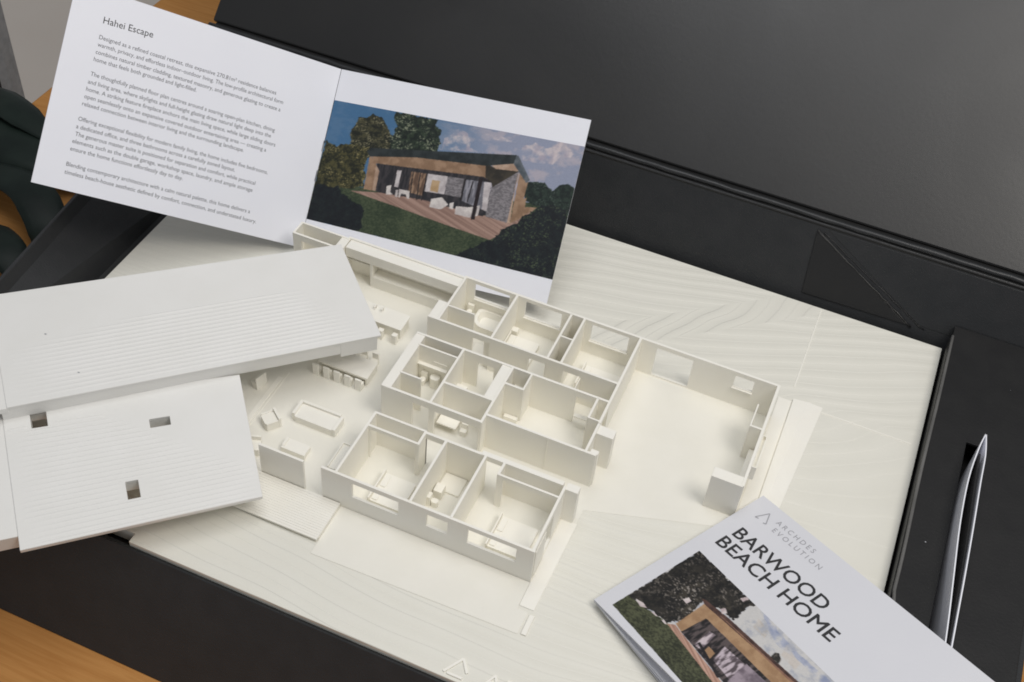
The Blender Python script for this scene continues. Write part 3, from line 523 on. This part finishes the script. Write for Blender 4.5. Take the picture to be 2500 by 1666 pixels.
# ------------------------------------------------------------------ lift-off roof
roof = empty('roof_model', 'white 3D printed two level roof lifted off and laid askew over the left rooms', 'roof')
V3 = lambda k: Vector(RF[k])
def bil(P00, P10, P01, P11):
    nrm = (P10 - P00).cross(P01 - P00).normalized()
    if nrm.z < 0: nrm = -nrm
    def f(s, t, h): return P00 * (1 - s) * (1 - t) + P10 * s * (1 - t) + P01 * (1 - s) * t + P11 * s * t + nrm * h
    return f
# upper slab: s runs left from the right hand end, t runs back from the step
ls_dir = (Vector(LEFTSEAM[0]) - Vector(LEFTSEAM[1]))
uF = V3('uFL') - V3('uFR'); uB = V3('uBL') - V3('uBR')
up = bil(V3('uFR'), V3('uFR') + uF * 1.0, V3('uBR'), V3('uBR') + uB * (uF.length / uB.length))
link_mesh('upper_roof', *cells([0, .985], [0, 1], lambda i, j: True, up, -.055, 0), ROOF, roof, bevel=.012)
link_mesh('upper_roof', *cells([.982, 1.5], [0.0, 1], lambda i, j: True, up, -.16, -.025), ROOF, roof, bevel=.014)
def rib_strips(f, rows, w_, hgt):
    parts = []
    for t, s0, s1 in rows:
        V, Fc = [], []
        n = 10
        for i in range(n + 1):
            s = s0 + (s1 - s0) * i / n
            fade = min(1.0, (i + .3) / 1.5, (n - i + .05) / 2.5)
            V += [f(s, t - w_, .0004), f(s, t - w_ * .2, hgt * fade), f(s, t + w_ * .8, hgt * fade * .35), f(s, t + w_, .0004)]
        for i in range(n):
            for k in range(3): Fc.append((i * 4 + k, i * 4 + k + 1, i * 4 + 5 + k, i * 4 + 4 + k))
        parts.append((V, Fc))
    return join(parts)
rows = []
for k in range(15):
    t = .05 + k * .0375
    rows.append((t, .02 + .010 * k + random.uniform(0, .01), .975 - max(0, k - 11) * .09))
link_mesh('roof_ribs', *rib_strips(up, rows, .0135, .014), ROOF, roof)['kind'] = 'stuff'
eL = V3('lTL') - V3('lTR'); eB = V3('lBL') - V3('lBR')
lo = bil(V3('lTR'), V3('lTL'), V3('lBR'), V3('lBL'))
def inv(P):
    P = Vector(P); a, b = V3('lTL') - V3('lTR'), V3('lBR') - V3('lTR'); d = P - V3('lTR')
    aa, ab, bb, da, db = a.dot(a), a.dot(b), b.dot(b), d.dot(a), d.dot(b); q = aa * bb - ab * ab
    s, t = (da * bb - db * ab) / q, (db * aa - da * ab) / q
    for _ in range(6):
        e = P - lo(s, t, 0); da, db = e.dot(a), e.dot(b); s += (da * bb - db * ab) / q; t += (db * aa - da * ab) / q
    return s, t
sky = []
for qd in SKY:
    st_ = [inv(p) for p in qd]
    ss = sorted(x for x, _ in st_); tt = sorted(y for _, y in st_)
    sky.append(((ss[0] + ss[1]) / 2, (ss[2] + ss[3]) / 2, (tt[0] + tt[1]) / 2, (tt[2] + tt[3]) / 2))
xs = sorted({0, 1, *[q for h in sky for q in h[:2]]}); ys = sorted({-.012, 1, *[q for h in sky for q in h[2:]]})
def solid(i, j):
    x = (xs[i] + xs[i + 1]) / 2; y = (ys[j] + ys[j + 1]) / 2
    return not any(h[0] < x < h[1] and h[2] < y < h[3] for h in sky)
link_mesh('lower_roof', *cells(xs, ys, solid, lo, -.10, 0), ROOF, roof, bevel=.012)
for a, b, c, d in sky:
    m_ = .006
    shaft = [cells([a - m_, b + m_], [c - m_, c - .0005], lambda i, j: True, lo, -.34, -.102), cells([a - m_, b + m_], [d + .0005, d + m_], lambda i, j: True, lo, -.34, -.102),
             cells([a - m_, a - .0005], [c, d], lambda i, j: True, lo, -.34, -.102), cells([b + .0005, b + m_], [c, d], lambda i, j: True, lo, -.34, -.102)]
    link_mesh('skylight', *join(shaft), ROOF, roof)
rows = []
for k in range(24):
    t = .985 - k * .036
    s0 = 0.01 if k < 6 else .01 + (k - 6) * .034
    segs = [(s0, .985)]
    for (a, b, c, d) in sky:
        if c - .02 < t < d + .02:
            ns_ = []
            for p, q in segs:
                if a - .015 > p: ns_.append((p, min(q, a - .015)))
                if b + .015 < q: ns_.append((max(p, b + .015), q))
            segs = ns_
    rows += [(t, p, q) for p, q in segs if q - p > .05]
link_mesh('roof_ribs', *rib_strips(lo, rows, .0125, .014), ROOF, roof)['kind'] = 'stuff'
# lower left wing of the roof
lf = bil(V3('lTL'), V3('lTL') + eL * .5, V3('lBL'), V3('lBL') + eB * .5)
link_mesh('lower_roof', *cells([-.004, 1], [-.01, .90], lambda i, j: True, lf, -.42, -.03), ROOF, roof, bevel=.012)
# clerestory wall under the step
cw = lambda s, z, t: up(s, t, z)
link_mesh('clerestory_wall', *cells([.012, .34, 1.0], [-.36, -.056], lambda i, j: True, cw, .006, .03), ROOF, roof, bevel=.004)
link_mesh('clerestory_wall', *cells([.010, .115], [-.44, -.057], lambda i, j: True, cw, .003, .034), ROOF, roof, bevel=.004)
link_mesh('clerestory_wall', *cells([.012, .018], [-.36, -.058], lambda i, j: True, cw, .046, .97), ROOF, roof, bevel=.004)
for i, p in enumerate(DIMPLE):
    c = Vector(p) + Vector((0, 0, .004))
    link_mesh('print_blob', [c + Vector((.035 * math.cos(a) * .8, .016 * math.sin(a), 0)) for a in [k * math.pi / 4 for k in range(8)]] + [c + Vector((0, 0, .012))],
              [(k, (k + 1) % 8, 8) for k in range(8)], CAB, roof)

# ------------------------------------------------------------------ flat print on paper
def sheet(name, O, ex, ey, w_, h_, th, mat, parent, curl=None, bevel=0.0):
    """a sheet of paper of real thickness, optionally curled by curl(x, y)"""
    nx, ny = 14, 10; ez = ex.cross(ey); V, Fc = [], []
    for side in (0, 1):
        for j in range(ny + 1):
            for i in range(nx + 1):
                x, y = w_ * i / nx, h_ * j / ny
                V.append(O + ex * x + ey * y + ez * ((curl(x, y) if curl else 0) - side * th))
    n = (nx + 1) * (ny + 1); k = nx + 1
    for j in range(ny):
        for i in range(nx):
            a = j * k + i; Fc += [(a, a + 1, a + k + 1, a + k), (n + a, n + a + k, n + a + k + 1, n + a + 1)]
    for i in range(nx): Fc += [(i, n + i, n + i + 1, i + 1), (ny * k + i, ny * k + i + 1, n + ny * k + i + 1, n + ny * k + i)]
    for j in range(ny): Fc += [(j * k, (j + 1) * k, n + (j + 1) * k, n + j * k), (j * k + nx, n + j * k + nx, n + (j + 1) * k + nx, (j + 1) * k + nx)]
    return link_mesh(name, V, Fc, mat, parent, smooth=False)
import numpy as np
_rng = np.random.default_rng(11); _TAB = _rng.random((256, 256))
def vnoise(x, y):
    xi = np.floor(x).astype(int); yi = np.floor(y).astype(int); fx_ = x - xi; fy_ = y - yi
    fx_ = fx_ * fx_ * (3 - 2 * fx_); fy_ = fy_ * fy_ * (3 - 2 * fy_)
    g = lambda a, b: _TAB[(xi + a) & 255, (yi + b) & 255]
    return (g(0, 0) * (1 - fx_) + g(1, 0) * fx_) * (1 - fy_) + (g(0, 1) * (1 - fx_) + g(1, 1) * fx_) * fy_
def fbm(x, y, f, o=4, seed=0.0):
    v = 0; a = 0.5; tot = 0
    for k in range(o):
        v = v + a * vnoise(x * f + seed + 17.3 * k, y * f + seed * 1.7 + 9.1 * k); tot += a; a *= 0.55; f *= 2.03
    return v / tot
def in_poly(x, y, poly):
    r = np.zeros(x.shape, bool)
    for (x0, y0), (x1, y1) in zip(poly, poly[1:] + poly[:1]):
        if y0 == y1: continue
        c = ((y0 > y) != (y1 > y)) & (x < (x1 - x0) * (y - y0) / (y1 - y0) + x0)
        r ^= c
    return r
def mixc(a, b, t): return np.array(a, float) * (1 - t)[..., None] + np.array(b, float) * t[..., None]
def smooth(a, b, t): t = np.clip((t - a) / (b - a), 0, 1); return t * t * (3 - 2 * t)
FOL = {'tree1': ((26, 30, 20), (74, 72, 46), (150, 142, 108)), 'tree2': ((16, 28, 24), (48, 64, 46), (150, 156, 128)), 'hedge': ((28, 32, 18), (84, 80, 44), (150, 138, 88)),
       'bushfar': ((16, 30, 28), (40, 58, 48), (84, 100, 88)), 'dusk': ((14, 20, 28), (24, 34, 38), (70, 84, 60)), 'tree3': ((18, 17, 16), (46, 42, 36), (120, 112, 104)), 'shade3': ((24, 22, 20), (66, 60, 50), (150, 142, 134))}
FLAT = {k: None for k in ()}
PRINT = {'sky': ((74, 122, 165), (104, 146, 186)), 'cloud': ((178, 168, 184), (222, 206, 206)), 'lawn': ((42, 58, 38), (78, 90, 62)), 'deckp': ((150, 116, 102), (184, 148, 132)), 'wood': ((146, 112, 84), (174, 138, 108)),
    'woodl': ((176, 142, 118), (204, 172, 148)), 'inside': ((38, 38, 44), (62, 58, 62)), 'shelf': ((104, 78, 62), (166, 132, 104)), 'pale': ((186, 176, 178), (216, 208, 208)), 'tan': ((182, 146, 100), (202, 168, 126)),
    'stone': ((108, 104, 108), (146, 140, 144)), 'glass': ((112, 112, 122), (156, 154, 164)), 'dark': ((28, 24, 28), (40, 34, 36)), 'white': ((196, 186, 184), (230, 222, 216)), 'darkb': ((44, 40, 34), (72, 64, 50)),
    'roofd': ((30, 38, 40), (50, 58, 60)), 'roofl': ((70, 80, 88), (104, 112, 120)), 'post': ((30, 20, 24), (40, 28, 32)),
    'lawn3': ((38, 42, 24), (90, 94, 64)), 'deck3': ((170, 124, 104), (214, 170, 148)), 'wood3': ((168, 128, 90), (188, 148, 108)), 'roof3': ((58, 36, 32), (96, 66, 56)), 'roofe3': ((140, 98, 78), (160, 116, 92)), 'in3': ((30, 26, 28), (92, 80, 80)),
    'pale3': ((110, 96, 104), (214, 198, 204)), 'glass3': ((90, 78, 84), (206, 190, 200)), 'violet3': ((112, 98, 110), (166, 150, 162)), 'dark3': ((28, 24, 26), (40, 34, 36)), 'white3': ((196, 176, 178), (226, 214, 212)),
    'sky3': ((176, 180, 192), (212, 210, 208)), 'blue3': ((138, 150, 186), (170, 178, 204)), 'cream3': ((184, 176, 166), (212, 202, 192))}
PRINTM, _n, _l, _b = new_mat('colour_print', (0.5, 0.5, 0.5), 0.42)
_a = node(_n, 'ShaderNodeAttribute'); _a.attribute_name = 'ink'; _l.new(_a.outputs['Color'], _b.inputs['Base Color'])
def picture(name, polys, quad, O, ex, ey, parent, N, Mn, lift=0.003, ss=2, sc=1.0):
    """printed picture: a fine grid on the paper, its ink colour mixed per point; quad = TL, TR, BR, BL on the page"""
    ez = ex.cross(ey); q = [np.array(p, float) for p in quad]
    def grid(n, m):
        S_, T_ = np.meshgrid(np.linspace(0, 1, n), np.linspace(0, 1, m)); f = lambda k: (q[0][k] * (1 - S_) + q[1][k] * S_) * (1 - T_) + (q[3][k] * (1 - S_) + q[2][k] * S_) * T_
        return f(0), f(1), S_, T_
    x, y, s, t = grid(N * ss, Mn * ss)
    C_ = np.zeros(x.shape + (3,))
    w1 = fbm(x, y, 9 * sc, 4, 3.1) - .5; w2 = fbm(x, y, 9 * sc, 4, 41.7) - .5
    for m, ps in polys:
        ps = [tuple(p) for p in ps]
        fol = m in FOL; soft = m in ('cloud', 'blue3', 'cream3', 'sky3'); am = (.16 if fol else .20 if soft else .05 if m.startswith('lawn') else .004) / sc
        if m == 'skylight' or (m == 'bushfar' and max(p[0] for p in ps) - min(p[0] for p in ps) < .3): continue
        am = min(am, .14 * min(max(p[0] for p in ps) - min(p[0] for p in ps), max(p[1] for p in ps) - min(p[1] for p in ps)))
        mk = in_poly(x + w1 * am, y + w2 * am, ps)
        if (m, ps[0]) == (polys[0][0], tuple(polys[0][1][0])): mk[:] = True
        if not mk.any(): continue
        X, Y = x[mk], y[mk]
        if fol:
            d, mi, li = FOL[m]; a = smooth(.36, .66, .6 * fbm(X, Y, 13 * sc, 3, 7.7) + .4 * fbm(X, Y, 46 * sc, 2, 5.1)); b = smooth(.56, .76, fbm(X * .8 + Y * .5, Y - X * .3, 42 * sc, 2, 23.9)) * smooth(.30, .6, fbm(X, Y, 5 * sc, 2, 3.3))
            if m == 'dusk': b = b * smooth(.55, .9, s[mk]) + .2 * b
            col_ = mixc(d, mi, a); col_ = col_ * (1 - b)[..., None] + np.array(li, float) * b[..., None]
        elif m == 'sky':
            g = smooth(.20, .75, s[mk]); base_ = mixc((64, 114, 160), (150, 158, 184), g)
            cl = smooth(.46, .66, fbm(X * 1.0, Y * 1.8, 2.6, 5, 5.5)) * (.10 + .5 * smooth(.35, .75, s[mk]))
            col_ = base_ * (1 - cl)[..., None] + np.array((202, 186, 192), float) * cl[..., None]
        else:
            a_, b_ = PRINT[m]
            if m in ('stone',): n_ = smooth(.36, .64, fbm(X * 1.0, Y * 2.2, 22, 3, 2.2))
            elif m in ('deckp', 'deck3'): n_ = smooth(.3, .7, fbm(X * .5 + Y * 1.2, Y * 6 + X * 2.0, 6, 3, 9.9))
            elif m in ('shelf', 'glass', 'pale3', 'glass3', 'in3', 'inside'): n_ = smooth(.38, .62, fbm(X * 5, Y * 1.2, 5, 3, 6.6))
            elif m.startswith('lawn'): n_ = smooth(.28, .74, fbm(X, Y * 1.4, 30, 3, 1.2) * .7 + fbm(X, Y, 3, 2, 8.8) * .3)
            elif soft: n_ = smooth(.30, .62, fbm(X, Y, 6, 4, 4.4))
            else: n_ = smooth(.25, .75, fbm(X, Y, 7, 3, 3.9))
            col_ = mixc(a_, b_, n_)
            if soft and m != 'sky3':
                al = (smooth(.25, .6, fbm(X, Y, 7, 4, 12.4)) * .8)[..., None]; col_ = C_[mk] * (1 - al) + col_ * al
        C_[mk] = col_
    C_ = C_.reshape(Mn, ss, N, ss, 3).mean((1, 3)); gx, gy, _, _ = grid(N, Mn)
    C_ = (C_ * .86 + C_.mean(-1, keepdims=True) * .14) * .95
    C_ = np.clip(C_ * (1 + .05 * (_rng.random(C_.shape[:2]) - .5))[..., None], 4, 250) / 255
    L_ = np.where(C_ <= .04045, C_ / 12.92, ((C_ + .055) / 1.055) ** 2.4)
    P = np.stack([gx.ravel(), gy.ravel()], 1); E_ = np.array([list(ex), list(ey), list(ez)])
    co = (np.array(list(O)) + P @ E_[:2] + E_[2] * lift) * S
    k = np.arange(N * Mn).reshape(Mn, N); Fq = np.stack([k[1:, :-1], k[1:, 1:], k[:-1, 1:], k[:-1, :-1]], -1).reshape(-1, 4)
    me = bpy.data.meshes.new(name); me.from_pydata(co.tolist(), [], Fq.tolist()); me.materials.append(PRINTM)
    at = me.color_attributes.new('ink', 'FLOAT_COLOR', 'POINT')
    at.data.foreach_set('color', np.concatenate([L_.reshape(-1, 3), np.ones((N * Mn, 1))], 1).astype(np.float32).ravel())
    o = bpy.data.objects.new(name, me); col.objects.link(o); o.parent = parent
    return o

# ------------------------------------------------------------------ open booklet standing behind the model
book = empty('open_booklet', 'open white booklet with text page and house picture leaning behind the model', 'booklet')
B = {k: Vector(v) for k, v in BK.items()}
def frame3(O, X, Y):
    ex = (X - O).normalized(); ey = (Y - O); ey = (ey - ex * ey.dot(ex)).normalized(); return ex, ey
ex, ey = frame3(B['LB'], B['FB'], B['LT']); WP, HP = (B['FB'] - B['LB']).length, (B['LT'] - B['LB']).length
lp = sheet('text_page', B['LB'], ex, ey, WP, HP, .03, PAPER, book)
for k, (t, a, b) in enumerate(LINES):
    nm = 'heading' if k == 0 else 'text_line'
    a, b = Vector((*a, 0)), Vector((*b, 0)); d = (b - a); 
    dx = d.normalized(); dy = Vector((-dx.y, dx.x, 0))
    text_mesh(nm, t, INKB if k == 0 else INKG, lp, origin=B['LB'] + ex * a.x + ey * a.y, ex=ex * dx.x + ey * dx.y, ey=ex * dy.x + ey * dy.y, h=.150 if k == 0 else .094, width=d.length, lift=.003)
exr, eyr = frame3(B['FB'], B['BR'], B['FT']); WR = (B['BR'] - B['FB']).length
rp = sheet('picture_page', B['FB'] + exr * .012, exr, eyr, WR - .012, HP, .03, PAPER, book)
_q = PIC2[0][1]; _l0 = (_q[0][0] + _q[3][0]) / 2; _r0 = (_q[1][0] + _q[2][0]) / 2
fitx = lambda p: (.014 + (p[0] - _l0) / (_r0 - _l0) * (WR - .012), p[1])
PIC2 = [(m, [fitx(p) for p in ps]) for m, ps in PIC2]
_q = PIC2[0][1]; fr2 = [(.014, _q[0][1]), (WR + .002, _q[1][1]), (WR + .002, _q[2][1]), (.014, _q[3][1])]
picture('printed_picture', PIC2, fr2, B['FB'], exr, eyr, rp, 340, 200)
for (x, y) in STAPLE:
    p = B['FB'] + eyr * y + (exr.cross(eyr)) * .02
    link_mesh('staple', *tube([p - eyr * .13, p + eyr * .13], .009, 6), STEEL, book)

# ------------------------------------------------------------------ front booklet
fb = empty('closed_booklet', 'white booklet titled BARWOOD BEACH HOME lying on the near right of the base', 'booklet')
O, Sv, fx = Vector(BF['B']), Vector(BF['S']), Vector(BF['x'])
HC = Sv.length; fy = Sv.normalized(); fx = (fx - fy * fx.dot(fy)).normalized(); fz = fx.cross(fy)
cov = sheet('front_cover', O, fx, fy, WP, HC, .03, COVER, fb)
wd = Vector(WEDGE[0]); wd = Vector((wd.x, wd.y, wd.z)) - (O - Vector((0, 0, .06))); bxd = (wd - fy * wd.dot(fy)).normalized()
for k in range(3):
    t = k / 3.0
    d_ = (bxd * (1 - t * .55) + fx * t * .55).normalized()
    sheet('inner_page' if k else 'back_cover', O - fz * .05 + fy * .004, d_, fy, WP * (1 - .004 * k), HC - .01, .02, PAPER if k else COVER, fb)
fr3 = [tuple(p) for p in PIC3[0][1]]
picture('printed_picture', PIC3, [fr3[0], fr3[3], fr3[2], fr3[1]], O, fx, fy, cov, 380, 200, sc=.8)
for k, (t, a, b) in enumerate(T3):
    a, b = Vector((*a, 0)), Vector((*b, 0)); d = b - a
    text_mesh('title' if k < 2 else 'maker_name', t, INKB if k < 2 else INKL, cov, origin=O + fx * a.x + fy * a.y, ex=fx, ey=fy, h=.32 if k < 2 else .125, width=d.x, bold=.017 if k < 2 else 0, spacing=1.0 if k < 2 else 1.5, lift=.004)
lg = [Vector((*p, 0)) for p in LOGO3]
parts = []
for k_, (a, b) in enumerate(((0, 1), (1, 2), (0, 3), (4, 2))):
    q = bar3(lg[a], lg[b], .011); n_ = [O + fx * p.x + fy * p.y + fz * (.004 + .0006 * k_) for p in q]; parts.append((n_, [(0, 1, 2, 3)]))
link_mesh('emblem', *join(parts), INKL, cov)

# ------------------------------------------------------------------ folded sheet standing in the slot
leafl = empty('folded_leaflet', 'folded white leaflet standing on edge in the slot of the black insert', 'leaflet')
def standing(name, pts, z0, z1, th, m):
    P = [Vector((u, v, 0)) for u, v in pts]; V, Fc = [], []
    Q = []
    for i in range((len(P) - 1) * 4 + 1):
        k = min(i // 4, len(P) - 2); t = i / 4 - k
        p0, p1, p2, p3 = P[max(k - 1, 0)], P[k], P[k + 1], P[min(k + 2, len(P) - 1)]
        Q.append(0.5 * ((2 * p1) + (p2 - p0) * t + (2 * p0 - 5 * p1 + 4 * p2 - p3) * t * t + (3 * p1 - p0 - 3 * p2 + p3) * t ** 3))
    for i, p in enumerate(Q):
        d = (Q[min(i + 1, len(Q) - 1)] - Q[max(i - 1, 0)]).normalized(); a = Vector((-d.y, d.x, 0)) * th
        for s, z in ((1, z0), (1, z1), (-1, z1), (-1, z0)): V.append(p + a * s + Vector((0, 0, z)))
    for i in range(len(Q) - 1):
        for k in range(4): Fc.append((i * 4 + k, i * 4 + (k + 1) % 4, (i + 1) * 4 + (k + 1) % 4, (i + 1) * 4 + k))
    Fc += [(0, 1, 2, 3), tuple((len(Q) - 1) * 4 + k for k in (3, 2, 1, 0))]
    return link_mesh(name, V, Fc, m, leafl)
standing('page', [(11.465, 6.87), (11.38, 6.38), (11.30, 5.5), (11.305, 4.33), (11.37, 3.1), (11.42, 2.22), (11.45, 1.52), (11.47, .8)], -.34, .88, .012, PAPER)
standing('page', [(11.475, 6.87), (11.535, 6.3), (11.54, 5.52), (11.56, 4.33), (11.57, 3.1), (11.57, 2.22), (11.57, 1.47), (11.57, .8)], -.34, .88, .012, PAPER)
standing('gap_shade_strip', [(11.44, 6.35), (11.46, 5.5), (11.50, 4.33), (11.525, 3.1), (11.53, 2.22), (11.535, 1.47), (11.535, .8)], -.34, .80, .018, BLACKI)  # added black strip standing in for the deep shade between the two pages
for (u, v, z, r) in ((10.82, 3.95, ZI, .018), (11.9, 8.9, ZI, .006)):
    link_mesh('lint', *tube([(u, v, z + .01), (u + r, v + r * .6, z + .02), (u + r * 1.4, v - r * .2, z + .012)], r * .4, 5), COVER, pbox, smooth=True)
